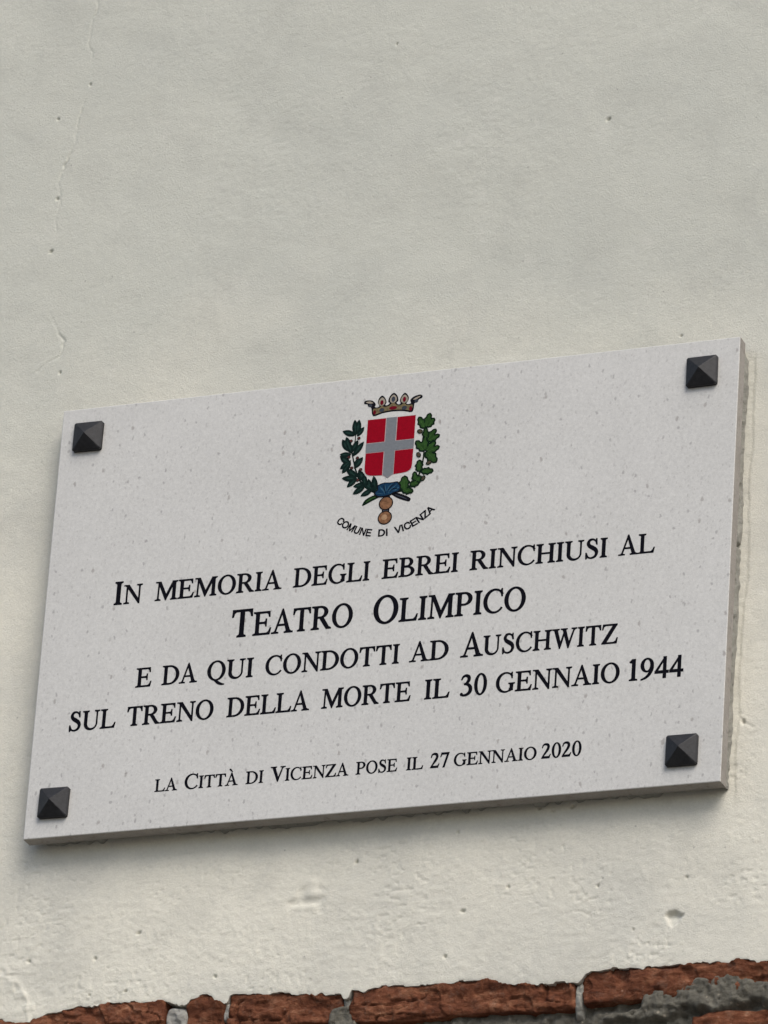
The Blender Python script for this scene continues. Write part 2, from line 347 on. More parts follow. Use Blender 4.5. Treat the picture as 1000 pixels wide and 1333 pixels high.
k_ = np.arange(0, X.shape[1])
ledge = np.linspace(0, 1, 8)[::-1, None]
EX = X[0][None, :] + 0 * ledge; EZ = Z[0][None, :] + 0.0006 * ledge * noise(EX, ledge * 0.01 + 0 * EX, 0.007, 7); EY = Y[0][None, :] + 0.024 * ledge
obj('plaster_edge', grid_mesh('plaster_edge', EX, EY, EZ, M['plaster']), wall)
obj('plaster', grid_mesh('plaster', X, Y, Z, M['plaster']), wall)
xs = spaced(-0.90, 1.0, 0.008, -6.0, 6.0); zs = spaced(3.0, 3.59, 0.008, 0.0, 3.595)
X, Z = np.meshgrid(xs, zs)
Z = Z + (zb(X) - 3.595) * np.exp(-(3.595 - Z) / 0.15); Z[0] = 0
Y = -relief(X, Z, False)
X = np.vstack([X, X[-1:]]); Y = np.vstack([Y, Y[-1:] + 0.03]); Z = np.vstack([Z, Z[-1:] - 0.001])
lowp = obj('plaster', grid_mesh('lower_plaster', X, Y, Z, M['plaster']), wall)
def box(name, a, b, m, parent=None):
    x0, y0, z0 = a; x1, y1, z1 = b
    vs = [(x, y, z) for z in (z0, z1) for y in (y0, y1) for x in (x0, x1)]
    return obj(name, mesh(name, vs, [(0, 2, 3, 1), (4, 5, 7, 6), (0, 1, 5, 4), (2, 6, 7, 3), (0, 4, 6, 2), (1, 3, 7, 5)], m), parent)
box('masonry_core', (-6.0, 0.034, 0.0), (6.0, 0.40, 8.0), M['core'], wall)

# mortar behind and between the bricks: one relief sheet, brought forward where it is smeared over them
xs = np.concatenate([np.arange(-0.82, -0.47, 0.005), np.arange(-0.47, 0.49, 0.0017), np.arange(0.49, 0.92, 0.005)]); zs = np.concatenate([np.arange(3.55, 3.785, 0.005), np.arange(3.785, 3.89, 0.0017)])
X, Z = np.meshgrid(xs, zs)
dep = 0.0115 - 0.0026 * fbm(X, Z, 0.014, 101, 3) - 0.0020 * noise(X, Z, 0.0045, 104)
def patch(cx, cz, rx, rz, seed):
    d = np.hypot((X - cx) / rx, (Z - cz) / rz) + 0.24 * noise(X, Z, 0.016, seed) + 0.10 * noise(X, Z, 0.005, seed + 1)
    return 1 - step(0.72, 1.10, d)
for cx, cz, rx, rz, yy, sd_ in ((0.390, 3.829, 0.060, 0.0205, -0.0028, 111), (0.335, 3.820, 0.025, 0.016, -0.0015, 113), (0.47, 3.826, 0.05, 0.018, -0.002, 115), (-0.02, 3.826, 0.018, 0.02, 0.001, 117), (0.318, 3.812, 0.05, 0.006, 0.0015, 119)):
    p = patch(cx, cz, rx, rz, sd_)
    dep = dep * (1 - p) + (yy - 0.0015 * fbm(X, Z, 0.013, sd_ + 5, 4, 0.7) + 0.0018 * step(0.45, 0.6, noise(X, Z, 0.0045, sd_ + 9))) * p
m_ = step(-0.004, 0.0, Z - zt(X)); dep = dep * (1 - m_) + np.maximum(dep, 0.018) * m_
obj('mortar', grid_mesh('mortar', X, dep, Z, M['mortar']), wall)
# pale lime filling in three of the upright joints
for (x0, x1, z0, z1, yy, m_, s_) in ((-0.2285, -0.1965, 3.82, 3.8590, 0.0010, 'lime', 1), (-0.1605, -0.1515, 3.835, 3.8600, 0.0022, 'lime', 2), (-0.0235, -0.0125, 3.838, 3.8560, 0.0040, 'bed', 3), (0.2385, 0.2500, 3.81, 3.8560, 0.0030, 'bed', 4)):
    xx, zz = np.meshgrid(np.linspace(x0, x1, 26), np.linspace(z0, z1, 34))
    u = np.abs((xx - (x0 + x1) / 2) / ((x1 - x0) / 2)); v = np.abs((zz - (z0 + z1) / 2) / ((z1 - z0) / 2))
    yy2 = yy + 0.016 * (u ** 6 + v ** 8) - 0.0022 * fbm(xx, zz, 0.009, 120 + s_, 3)
    obj('mortar_filling', grid_mesh('mortar_filling', xx, yy2, zz, M[m_]), wall)

def brick(x0, x1, ztop, h, seed, d=0.0016, out=0.004, rnd=0.005):
    n = max(10, int((x1 - x0) / d)); k = max(8, int(h / d))
    def ease(n):
        t = np.linspace(-1, 1, n); return np.sign(t) * (1 - (1 - np.abs(t)) ** 1.0 * (0.35 + 0.65 * (1 - np.abs(t)) ** 0.6)) if False else np.sin(t * math.pi / 2) * 0.35 + t * 0.65
    u, v = np.meshgrid(ease(n), ease(k))
    hx, hz = (x1 - x0) / 2, h / 2; cx, cz = (x0 + x1) / 2, ztop - hz
    x = cx + u * hx; z = cz + v * hz
    z = z + np.abs(v) * v * 0.0022 * noise(x, x * 0 + seed, 0.045, seed + 1) + v * 0.001 * noise(x, x * 0, 0.01, seed + 2)
    x = x + np.abs(u) * u * 0.003 * noise(z * 1.0, x * 0 + seed, 0.015, seed + 3)
    du = np.clip((1 - np.abs(u)) * hx / rnd, 0, 1); dv = np.clip((1 - np.abs(v)) * hz / rnd, 0, 1)
    e = (1 - np.sqrt(1 - (1 - du) ** 2)) + (1 - np.sqrt(1 - (1 - dv) ** 2))
    y = out + rnd * 0.9 * np.clip(e, 0, 1) + 0.016 * (np.clip(e - 0.86, 0, 1) / 0.14) ** 1.0 * 0.9
    f = 1 - np.clip(e, 0, 1) * 0.5
    a = fbm(x + seed, z, (0.030, 0.018), seed + 5, 4, 0.5)
    y = y - f * 0.0022 * a
    rdg = 1 - np.abs(noise(x + seed, z + 0.12 * (x - cx), (0.045, 0.011), seed + 9)); y = y + f * 0.0042 * step(0.93, 0.995, rdg) * step(0.0, 0.4, noise(x, z, 0.03, seed + 10))      # bedding cracks
    y = y + f * 0.0028 * step(0.28, 0.36, noise(x + 0.4 * z, z, (0.024, 0.015), seed + 12)) + f * 0.0012 * step(0.25, 0.35, noise(x, z, (0.010, 0.007), seed + 13))                                                      # spalled flakes
    y = y - f * 0.0006 * noise(x, z, (0.0045, 0.0035), seed + 14)
    w_ = 0.0010 if d < 0.003 else 0.004
    m_ = step(0.0001, w_, z - zt(x) + (0 if d < 0.003 else 0.004)); y = y * (1 - m_) + np.maximum(y, 0.007 if d < 0.003 else 0.02) * m_
    m_ = step(-0.006, 0.0, zb(x) - z); y = y * (1 - m_) + np.maximum(y, 0.02) * m_
    o = obj('brick', grid_mesh('brick', x, y, z, M['brick']), wall); return o
row0 = [(-0.77, -0.50), (-0.492, -0.2265), (-0.2015, -0.1572), (-0.1535, -0.0215), (-0.0138, 0.2400), (0.2485, 0.52), (0.528, 0.79)]
tops0 = [3.866, 3.874, 3.873, 3.874, 3.871, 3.8700, 3.870]
for i, ((a, b_), t_) in enumerate(zip(row0, tops0)):
    far = a < -0.49 - 0.2 or a > 0.5
    brick(a, b_, t_, t_ - 3.8245 - (0.001 if i != 4 else -0.0015), 200 + 20 * i, 0.005 if far else 0.0011, -0.0006 if i != 2 else -0.001)
rng = random.Random(5)
for r_ in range(1, 5):
    t_ = 3.8070 - 0.058 * (r_ - 1)
    cuts = {1: [-0.78, -0.56, -0.30, -0.165, 0.09, 0.2585, 0.362, 0.60, 0.86], 2: [-0.79, -0.60, -0.34, -0.08, 0.18, 0.32, 0.58, 0.84], 3: [-0.78, -0.52, -0.40, -0.14, 0.12, 0.38, 0.64, 0.86], 4: [-0.72, -0.46, -0.20, 0.06, 0.19, 0.45, 0.71, 0.87]}[r_]
    for j in range(len(cuts) - 1):
        a, b_ = cuts[j] + 0.005, cuts[j + 1] - 0.005
        if r_ == 1 and j == 5: continue
        brick(a, b_, t_ + rng.uniform(-0.0015, 0.0015), 0.0415, 400 + 37 * (r_ * 10 + j), 0.0018 if (r_ == 1 and j in (4, 6)) else 0.005, rng.uniform(0.002, 0.006))

# ------------------------------------------------------------------ plaque
plaque = empty('memorial_plaque', (-0.4, FACE, TOP - 0.5188), 'pale stone memorial plaque with black lettering and a coat of arms, fixed by four studs', 'plaque')
PW, PH, PT = 0.8, 0.5188, 0.018
def P(x, y, out=0.0):
    """millimetres right and down from the plaque's top left corner, and out of its face -> plaque's own space"""
    return (x / 1000, -out / 1000, PH - y / 1000)
def slab():
    b = 0.0009; vs = []; 
    def ring(ins, y): return [(ins, y, ins), (PW - ins, y, ins), (PW - ins, y, PH - ins), (ins, y, PH - ins)]
    for ins, y in ((b, 0), (b * 0.3, b * 0.3), (0, b), (0, PT), ): vs += ring(ins, y)
    fs = [(0, 1, 2, 3)]
    for k in range(3):
        for i in range(4):
            j = (i + 1) % 4; fs.append((k * 4 + i, k * 4 + 4 + i, k * 4 + 4 + j, k * 4 + j))
    fs.append((15, 14, 13, 12))
    return mesh('slab', vs, fs, [M['stone'], M['sawn']], idx=[0] * 9 + [1] * 5)
obj('slab', slab(), plaque)
# cement bed squeezed out between slab and wall on the right and bottom
def bed():
    zz = np.linspace(0.001, PH - 0.004, 260); t = np.linspace(0, 1, 14)
    T, Zb = np.meshgrid(t, zz)
    o_ = -0.0016 + 0.0014 * noise(Zb * 0 + 2, Zb, 0.05, 301) + 0.0009 * noise(T * 0.01, Zb, 0.008, 302) - 0.004 * step(0.50, 0.515, Zb)
    x = PW + o_ + T * 0.0030 + 0.0005 * noise(T * 0.012, Zb, 0.004, 303) - 0.003 * (1 - step(0, 0.12, T))
    x = x - 0.0045 * step(0.35, 0.55, noise(Zb * 0 + 5, Zb, 0.011, 305)) * (1 - step(0.15, 0.45, T)) * step(-0.2, 0.2, noise(Zb * 0, Zb, 0.06, 306))
    # one loose break across the strip
    x = x - 0.0075 * np.exp(-((Zb - 0.2805 - 0.002 * T) / 0.0014) ** 2)
    y = PT - 0.001 + T * 0.0145
    return grid_mesh('cement_bed', x, y, Zb, M['bed'], flip=False)
obj('cement_bed', bed(), plaque)
def bed_bottom():
    xx = np.linspace(0.01, PW - 0.002, 380); t = np.linspace(0, 1, 12)
    T, Xb = np.meshgrid(t, xx)
    keep = step(0.45, 0.55, 0.5 + 0.5 * noise(Xb, Xb * 0, 0.07, 311))
    z = 0.010 - 0.009 * keep * (0.75 + 0.5 * noise(Xb, T * 0.01, 0.008, 312)) - T * 0.0015 * keep + 0.0008 * noise(Xb, T * 0.01, 0.004, 313)
    return grid_mesh('cement_bed', Xb, PT - 0.001 + T * 0.013, z, M['bed'], flip=True)
obj('cement_bed', bed_bottom(), plaque)

# studs: low square rim and a four-sided point
def stud_mesh():
    a, b, rim, hgt = 0.0174, 0.0160, 0.0045, 0.0150
    def sq(r, y, c):     # square with clipped corners
        p = []
        for sx, sz in ((-1, -1), (1, -1), (1, 1), (-1, 1)):
            q = [(sx * r, sz * (r - c)), (sx * (r - c), sz * r)]
            if sx * sz > 0: q = [q[0], q[1]] if False else q
            p += q if (sx, sz) in ((1, -1), (-1, 1)) and False else q
        p.sort(key=lambda v: math.atan2(v[1], v[0])); return [(x, y, z) for x, z in p]
    vs = sq(a, 0, 0.0016) + sq(a, -rim, 0.0016) + sq(a - 0.0010, -rim - 0.0008, 0.0012) + [(0, -hgt, 0)]
    fs = []
    for k in range(2):
        for i in range(8):
            j = (i + 1) % 8; fs.append((k * 8 + i, k * 8 + j, k * 8 + 8 + j, k * 8 + 8 + i))
    for i in range(8): fs.append((16 + i, 16 + (i + 1) % 8, 24))
    return mesh('stud', vs, fs, M['metal'])
sm = stud_mesh()
for (x, y), lab in zip(((34.5, 37), (759, 38.5), (756.5, 481), (34, 479.5)), ('top left', 'top right', 'bottom right', 'bottom left')):
    s_ = obj('stud', sm, plaque, P(x, y, -0.02))
    s_.rotation_euler = (0, {'top left': 0.01, 'top right': -0.012, 'bottom right': 0.0, 'bottom left': 0.015}[lab], 0)

# ------------------------------------------------------------------ flat inlay shapes and lettering
def ccw(p):
    a = sum(p[i][0] * p[(i + 1) % len(p)][1] - p[(i + 1) % len(p)][0] * p[i][1] for i in range(len(p)))
    return p if a > 0 else p[::-1]
def union(polys):
    """triangulated union of overlapping polygons"""
    vs, fs = [], []
    for p in polys:
        p = ccw([tuple(q) for q in p]); fs.append(list(range(len(vs), len(vs) + len(p)))); vs += [Vector(q) for q in p]
    r = geometry.delaunay_2d_cdt(vs, [], fs, 0, 1e-6)
    return [tuple(v) for v in r[0]], [ccw_face(r[0], f) for f, src in zip(r[2], r[5]) if src]
def ccw_face(v, f):
    a, b, c = v[f[0]], v[f[1]], v[f[2]]
    return list(f) if (b.x - a.x) * (c.y - a.y) - (c.x - a.x) * (b.y - a.y) > 0 else list(f)[::-1]
def solid(polys, lift, thick):
    """union of 2-D polygons (x right, y up) as a thin solid standing off the face"""
    v, f = union(polys); n = len(v)
    vs = [(x, -lift - thick, y) for x, y in v] + [(x, -lift, y) for x, y in v]
    fs = [tuple(t) for t in f]
    used = {}
    for t in f:
        for i in range(len(t)):
            a, b = t[i], t[(i + 1) % len(t)]; used[(a, b)] = 1
    for a, b in used:
        if (b, a) not in used: fs.append((b, a, a + n, b + n))
    return vs, fs
def spline(pts, n=8, closed=False):
    out = []; N = len(pts)
    rngs = range(N if closed else N - 1)
    for i in rngs:
        p = [pts[(i + k) % N] if closed else pts[min(max(i + k, 0), N - 1)] for k in (-1, 0, 1, 2)]
        for s in range(n):
            t = s / n
            out.append(tuple(0.5 * (2 * p[1][d] + (p[2][d] - p[0][d]) * t + (2 * p[0][d] - 5 * p[1][d] + 4 * p[2][d] - p[3][d]) * t * t + (-p[0][d] + 3 * p[1][d] - 3 * p[2][d] + p[3][d]) * t ** 3) for d in range(len(pts[0]))))
    if not closed: out.append(tuple(pts[-1]))
    return out
def stroke(pts, n=8, smooth=True):
    """pts: (x, y, width); returns quads"""
    c = spline(pts, n) if smooth else pts; L, Rr = [], []
    for i, p in enumerate(c):
        a = c[max(i - 1, 0)]; b = c[min(i + 1, len(c) - 1)]
        dx, dy = b[0] - a[0], b[1] - a[1]; m = math.hypot(dx, dy) or 1; w = max(p[2], 1e-4) / 2
        L.append((p[0] - dy / m * w, p[1] + dx / m * w)); Rr.append((p[0] + dy / m * w, p[1] - dx / m * w))
    return [[Rr[i], Rr[i + 1], L[i + 1], L[i]] for i in range(len(c) - 1)]
def arc(cx, cy, rx, ry, t0, t1, n=40):
    return [(cx + rx * math.cos(R(t0 + (t1 - t0) * i / n)), cy + ry * math.sin(R(t0 + (t1 - t0) * i / n))) for i in range(n + 1)]
def band(o, i): return [[o[k], o[k + 1], i[k + 1], i[k]] for k in range(len(o) - 1)]
def rect(x0, y0, x1, y1): return [(x0, y0), (x1, y0), (x1, y1), (x0, y1)]
CAP = 662
def foot(x0, x1, l=62, r=62, y=0, s=1):
    return [(x0 - l, y), (x1 + r, y), (x1 + r, y + 22 * s), (x1 + 12, y + 42 * s), (x1, y + 84 * s), (x0, y + 84 * s), (x0 - 12, y + 42 * s), (x0 - l, y + 22 * s)]
def stem(x0, x1, b=(62, 62), t=(62, 62), y0=0, y1=CAP):
    g_ = [rect(x0, y0, x1, y1)]
    if b: g_.append(foot(x0, x1, *b))
    if t: g_.append(foot(x0, x1, t[0], t[1], CAP, -1))
    return g_
def glyph(c):
    S = 108
    if c == 'I': return 305, stem(100, 100 + S)
    if c == 'H': return 722, stem(92, 92 + S, (72, 60), (72, 60)) + stem(522, 522 + S, (60, 72), (60, 72)) + [rect(180, 316, 540, 354)]
    if c == 'N': return 722, [[(14, 662), (200, 662), (560, 176), (590, 150), (632, 200), (632, -14), (598, -14), (150, 562), (112, 600), (60, 640), (14, 640)]] + [rect(112, 0, 152, 600), foot(112, 152, 80, 76), rect(592, -10, 632, 662), foot(592, 632, 80, 76, CAP, -1)]
    if c == 'M': return 870, [[(20, 662), (205, 662), (440, 178), (432, -4), (414, -4), (152, 560), (100, 630), (20, 640)], [(432, -4), (414, -4), (430, 180), (668, 662), (700, 662), (700, 560)], rect(676, 0, 784, 662), foot(676, 784, 62, 66), [(660, 662), (850, 662), (850, 640), (796, 620), (784, 578), (676, 578)]] + [[(104, 0), (144, 0), (156, 600), (118, 600)], foot(104, 144, 84, 78)]
    if c == 'O': return 722, band(arc(361, 331, 333, 347, 0, 360, 64), arc(361, 331, 224, 311, 0, 360, 64))
    if c == 'Q': return 722, glyph('O')[1] + stroke([(285, 10, 20), (370, -42, 62), (470, -112, 74), (590, -160, 52), (680, -172, 16)])
    if c == 'C': return 667, band(arc(366, 331, 340, 347, 36, 322), arc(392, 331, 262, 310, 36, 322)) + [[(590, 672), (614, 672), (624, 462), (598, 462), (584, 520), (545, 590), (560, 620)]]
    if c == 'G': return 722, band(arc(366, 331, 340, 347, 40, 306), arc(392, 331, 262, 310, 40, 306)) + [[(588, 672), (612, 672), (620, 470), (595, 470), (580, 530), (545, 590), (560, 620)], rect(548, 60, 652, 300), [(490, 300), (712, 300), (712, 280), (664, 262), (652, 220), (548, 220), (536, 262), (490, 280)], [(540, 22), (652, 62), (652, 120), (520, 120), (510, 40)]]
    if c == 'D': return 722, stem(96, 96 + S, (80, 0), (80, 0)) + band(arc(300, 331, 390, 331, 90, -90), arc(300, 331, 274, 293, 90, -90)) + [rect(96, 624, 302, 662), rect(96, 0, 302, 38)]
    if c == 'P': return 590, stem(96, 96 + S, (80, 66), (80, 0)) + band(arc(300, 478, 256, 184, 90, -90), arc(300, 478, 142, 148, 90, -90)) + [rect(96, 626, 302, 662), rect(150, 294, 302, 330)]
    if c == 'R': return 680, stem(96, 96 + S, (80, 66), (80, 0)) + band(arc(300, 490, 246, 172, 90, -90), arc(300, 490, 134, 136, 90, -90)) + [rect(96, 626, 302, 662), rect(150, 318, 302, 354), [(262, 340), (396, 340), (590, 66), (672, 20), (672, 0), (520, 0)]]
    if c == 'B': return 640, stem(96, 96 + S, (80, 0), (80, 0)) + band(arc(300, 502, 226, 160, 90, -90), arc(300, 502, 116, 124, 90, -90)) + band(arc(310, 180, 286, 180, 90, -90), arc(310, 180, 170, 142, 90, -90)) + [rect(96, 626, 302, 662), rect(96, 0, 312, 38), rect(150, 322, 312, 360), rect(150, 342, 302, 378)]
    if c in 'EL':
        g_ = stem(96, 96 + S, (80, 0), (80, 0 if c == 'E' else 66)) + [rect(96, 0, 560, 38), [(455, 0), (572, 0), (612, 176), (586, 176), (545, 92), (480, 38), (440, 38)]]
        if c == 'E': g_ += [rect(96, 624, 545, 662), [(450, 662), (550, 662), (558, 512), (532, 512), (512, 590), (450, 626)], rect(190, 322, 440, 360), [(370, 360), (418, 384), (428, 446), (454, 446), (454, 238), (428, 238), (418, 298), (370, 322)]]
        return (625 if c == 'E' else 610), g_
    if c == 'T': return 620, stem(256, 256 + S, (66, 66), None) + [rect(30, 624, 590, 662), [(34, 662), (140, 662), (140, 626), (84, 590), (50, 498), (22, 498)], [(586, 662), (480, 662), (480, 626), (536, 590), (570, 498), (598, 498)]]
    if c == 'U': return 722, stem(96, 96 + S, None, (72, 62), 190) + [rect(574, 200, 612, 662), foot(574, 612, 76, 76, CAP, -1)] + band(arc(354, 214, 258, 228, 180, 360), arc(389, 214, 185, 178, 180, 360))
    if c == 'S': return 530, stroke([(425, 500, 22), (392, 596, 32), (290, 656, 40), (180, 632, 66), (128, 530, 92), (178, 432, 104), (285, 366, 118), (398, 288, 112), (440, 180, 92), (388, 62, 64), (262, 8, 38), (140, 44, 32), (66, 178, 24)]) + [[(412, 678), (436, 678), (452, 474), (428, 474), (396, 580)], [(54, -14), (76, -14), (120, 40), (76, 196), (48, 196), (44, 120)]]
    if c in 'A`': 
        g_ = [[(98, 8), (140, 8), (366, 640), (344, 690), (330, 660)], [(318, 640), (344, 690), (366, 690), (636, 12), (516, 12)], [(168, 212), (486, 212), (472, 250), (182, 250)], [(8, 0), (232, 0), (232, 22), (170, 34), (150, 70), (110, 60), (80, 30), (8, 22)], [(440, 0), (716, 0), (716, 22), (660, 34), (610, 76), (500, 80), (498, 36), (440, 22)]]
        if c == '`': g_.append([(212, 892), (250, 902), (288, 890), (392, 742), (360, 730), (216, 850)])
        return 722, g_
    if c == 'V': return 722, [[(86, 650), (212, 650), (412, 118), (384, -14), (356, -14)], [(572, 650), (616, 650), (384, -14), (362, -14), (374, 120)], [(10, 662), (288, 662), (288, 640), (228, 626), (210, 590), (104, 600), (70, 630), (10, 640)], [(484, 662), (714, 662), (714, 640), (650, 628), (600, 590), (560, 600), (548, 628), (484, 640)]]
    if c == 'W': return 960, [[(74, 650), (196, 650), (352, 130), (330, -14), (302, -14)], [(302, -14), (330, -14), (500, 540), (476, 560), (452, 540), (320, 130)], [(404, 650), (520, 650), (678, 130), (656, -14), (628, -14)], [(834, 650), (876, 650), (656, -14), (636, -14), (646, 130)], [(6, 662), (272, 662), (272, 640), (212, 626), (192, 590), (92, 600), (58, 630), (6, 640)], [(340, 662), (580, 662), (580, 640), (530, 626), (506, 590), (430, 590), (396, 630), (340, 640)], [(756, 662), (954, 662), (954, 640), (900, 628), (862, 590), (826, 600), (812, 628), (756, 640)]]
    if c == 'Z': return 620, [rect(50, 624, 590, 662), [(446, 640), (592, 640), (176, 22), (26, 22)], rect(26, 0, 590, 38), [(26, 490), (52, 490), (84, 590), (150, 626), (150, 662), (52, 662)], [(480, 0), (592, 0), (622, 180), (594, 180), (552, 80), (470, 38)]]
    if c == '0': return 500, band(arc(250, 331, 222, 347, 0, 360, 56), arc(250, 331, 122, 312, 0, 360, 56))
    if c == '1': return 460, stem(186, 294, (84, 80), None, 0, 676) + [[(186, 676), (294, 676), (294, 600), (186, 560), (104, 578), (98, 604)]]
    if c == '2': return 500, stroke([(48, 480, 26), (92, 596, 44), (200, 640, 72), (318, 606, 96), (352, 500, 104), (290, 352, 96), (170, 190, 62), (66, 54, 40)]) + [[(30, 0), (418, 0), (478, 168), (452, 168), (410, 98), (366, 78), (90, 78), (30, 26)]]
    if c == '3': return 500, stroke([(58, 520, 26), (112, 612, 46), (214, 646, 66), (312, 596, 94), (316, 488, 90), (238, 400, 52), (160, 366, 30)]) + stroke([(168, 374, 30), (300, 352, 70), (392, 240, 104), (372, 108, 96), (256, 24, 62), (130, 14, 46), (76, 44, 50)]) + [[(74 + 42 * math.cos(R(t)), 50 + 42 * math.sin(R(t))) for t in range(0, 360, 30)]]
    if c == '4': return 500, [rect(300, 0, 396, 676), [(14, 176), (64, 176), (330, 590), (396, 640), (396, 676), (344, 676), (14, 214)], rect(14, 160, 482, 232)]
    if c == '7': return 480, [[(60, 662), (462, 662), (462, 646), (430, 586), (60, 586)], [(18, 478), (44, 478), (96, 590), (120, 662), (60, 662)], [(360, 600), (462, 650), (246, -8), (160, -8)]]
    if c == '9': return 500, band(arc(242, 454, 220, 222, 0, 360, 48), arc(242, 454, 118, 188, 0, 360, 48)) + stroke([(412, 480, 90), (410, 330, 100), (330, 164, 82), (200, 50, 54), (44, -8, 26)])
    raise KeyError(c)
def hw(c):        # plain sans letters, cap 716
    w = 104; k = lambda *p: stroke([(x, y, w) for x, y in p], smooth=False)
    H_ = 716
    if c == 'C': return 722, stroke([(640, 480, w), (560, 625, w), (385, 675, w), (200, 610, w), (105, 360, w), (200, 105, w), (385, 42, w), (570, 105, w), (660, 270, w)])
    if c == 'O': return 778, band(arc(389, 358, 350, 370, 0, 360, 40), arc(389, 358, 246, 268, 0, 360, 40))
    if c == 'M': return 833, [rect(74, 0, 170, H_), rect(662, 0, 758, H_)] + [[(74, 716), (210, 716), (450, 0), (370, 0)], [(758, 716), (624, 716), (384, 0), (462, 0)]]
    if c == 'U': return 722, [rect(78, 250, 182, H_), rect(540, 250, 644, H_)] + band(arc(361, 262, 283, 274, 180, 360, 20), arc(361, 262, 179, 172, 180, 360, 20))
    if c == 'N': return 722, [rect(76, 0, 176, H_), rect(546, 0, 646, H_), [(76, 716), (186, 716), (646, 0), (536, 0)]]
    if c == 'E': return 667, [rect(78, 0, 182, H_), rect(78, 0, 620, 96), rect(78, 318, 580, 412), rect(78, 620, 610, H_)]
    if c == 'D': return 722, [rect(78, 0, 182, H_), rect(78, 0, 320, 96), rect(78, 620, 320, H_)] + band(arc(318, 358, 352, 358, 90, -90, 24), arc(318, 358, 246, 262, 90, -90, 24))
    if c == 'I': return 278, [rect(87, 0, 191, H_)]
    if c == 'V': return 667, [[(8, 716), (118, 716), (386, 0), (280, 0)], [(660, 716), (550, 716), (280, 0), (386, 0)]]
    if c == 'Z': return 611, [rect(40, 620, 570, H_), rect(24, 0, 590, 96), [(440, 640), (570, 640), (160, 70), (24, 70)]]
    if c == 'A': return 667, [[(0, 0), (114, 0), (390, 716), (276, 716)], [(668, 0), (552, 0), (276, 716), (390, 716)], rect(140, 196, 530, 286)]
def grown(poly, d):
    p = ccw(list(poly)); out = []; n = len(p)
    for i in range(n):
        a, b, c = p[i - 1], p[i], p[(i + 1) % n]
        n1 = (b[1] - a[1], a[0] - b[0]); n2 = (c[1] - b[1], b[0] - c[0])
        l1 = math.hypot(*n1) or 1; l2 = math.hypot(*n2) or 1
        x, y = n1[0] / l1 + n2[0] / l2, n1[1] / l1 + n2[1] / l2; l = math.hypot(x, y) or 1
        s = min(d / max(l / 2, 0.45), d * 1.6)
        out.append((b[0] + x / l * s, b[1] + y / l * s))
    return out
def hull4(p):
    if len(p) != 4: return p
    cx = sum(a[0] for a in p) / 4; cy = sum(a[1] for a in p) / 4
    return sorted(p, key=lambda a: math.atan2(a[1] - cy, a[0] - cx))
cache = {}
def letter_mesh(c, fn, key):
    if (c, key) not in cache:
        adv, polys = fn(c); vs, fs = solid([[(x / 1000, y / 1000) for x, y in grown(hull4(p), 15 if key == 's' else 26)] for p in polys], 0.0, 0.02)
        xs_ = [v[0] for v in vs]
        cache[(c, key)] = (mesh('letter', vs, fs, M['black']), adv / 1000, min(xs_), max(xs_))
    return cache[(c, key)]
def word(txt, x0, x1, base, small, big=None, track=0.01):
    """txt set between x0 and x1 (mm) on the baseline; the first letter may be a larger capital"""
    hs = [small] * len(txt)
    if big: hs[0] = big
    its = [letter_mesh(c, glyph, 's') for c in txt]
    kern = {'AT': -.04, 'TA': -.05, 'TT': -.0, 'AU': -.03, 'DA': -.02, 'LA': -.0, 'VI': -.02, 'T`': -.05, 'RO': -.01}
    pos = []; p = 0
    for i, (it, h_) in enumerate(zip(its, hs)):
        s = h_ / 0.662
        if i: p += kern.get(txt[i - 1:i + 1], 0) * s
        pos.append(p); p += (it[1] + track) * s
    lo = pos[0] + its[0][2] * hs[0] / .662; hi = pos[-1] + its[-1][3] * hs[-1] / .662
    k = (x1 - x0) / (hi - lo)
    for it, h_, q_ in zip(its, hs, pos):
        o = obj('letter', it[0], plaque, P(x0 + (q_ - lo) * k, base, 0.0))
        s = h_ / 0.662 / 1000
        o.scale = (s * k, 0.008, s)
L1, L2, L3, L4, L5 = 247.0, 300.2, 349.3, 394.7, 475.6
for a in [('IN', 83.3, 116.9, L1, 22.3, 27.2), ('MEMORIA', 132.6, 283.6, L1, 22.3), ('DEGLI', 297.0, 386.6, L1, 22.3), ('EBREI', 401.0, 489.5, L1, 22.3), ('RINCHIUSI', 502.9, 660.2, L1, 22.3), ('AL', 673.0, 714.4, L1, 22.3),
          ('TEATRO', 227.4, 370.4, L2, 27.2, 32.0), ('OLIMPICO', 394.2, 570.2, L2, 27.2, 32.0),
          ('E', 118.4, 137.5, L3, 22.3), ('DA', 149.5, 191.8, L3, 22.3), ('QUI', 203.2, 257.6, L3, 22.3), ('CONDOTTI', 271.8, 428.0, L3, 22.3), ('AD', 439.7, 484.9, L3, 22.3), ('AUSCHWITZ', 498.6, 677.7, L3, 22.3, 27.0),
          ('SUL', 42.7, 98.6, L4, 22.3), ('TRENO', 111.5, 214.4, L4, 22.3), ('DELLA', 230.0, 327.1, L4, 22.3), ('MORTE', 341.1, 444.5, L4, 22.3), ('IL', 460.1, 489.3, L4, 22.3), ('30', 501.0, 531.6, L4, 23.8), ('GENNAIO', 541.6, 681.8, L4, 22.3), ('1944', 692.2, 753.2, L4, 23.8),
          ('LA', 152.1, 178.9, L5, 14.2), ('CITT`', 187.1, 250.1, L5, 14.2, 17.0), ('DI', 259.1, 279.6, L5, 14.2), ('VICENZA', 287.5, 378.6, L5, 14.2, 17.0), ('POSE', 386.9, 434.6, L5, 14.2), ('IL', 445.0, 464.4, L5, 14.2), ('27', 472.3, 493.8, L5, 16.6), ('GENNAIO', 499.0, 592.9, L5, 14.2), ('2020', 598.4, 643.4, L5, 16.6)]:
    word(*a)
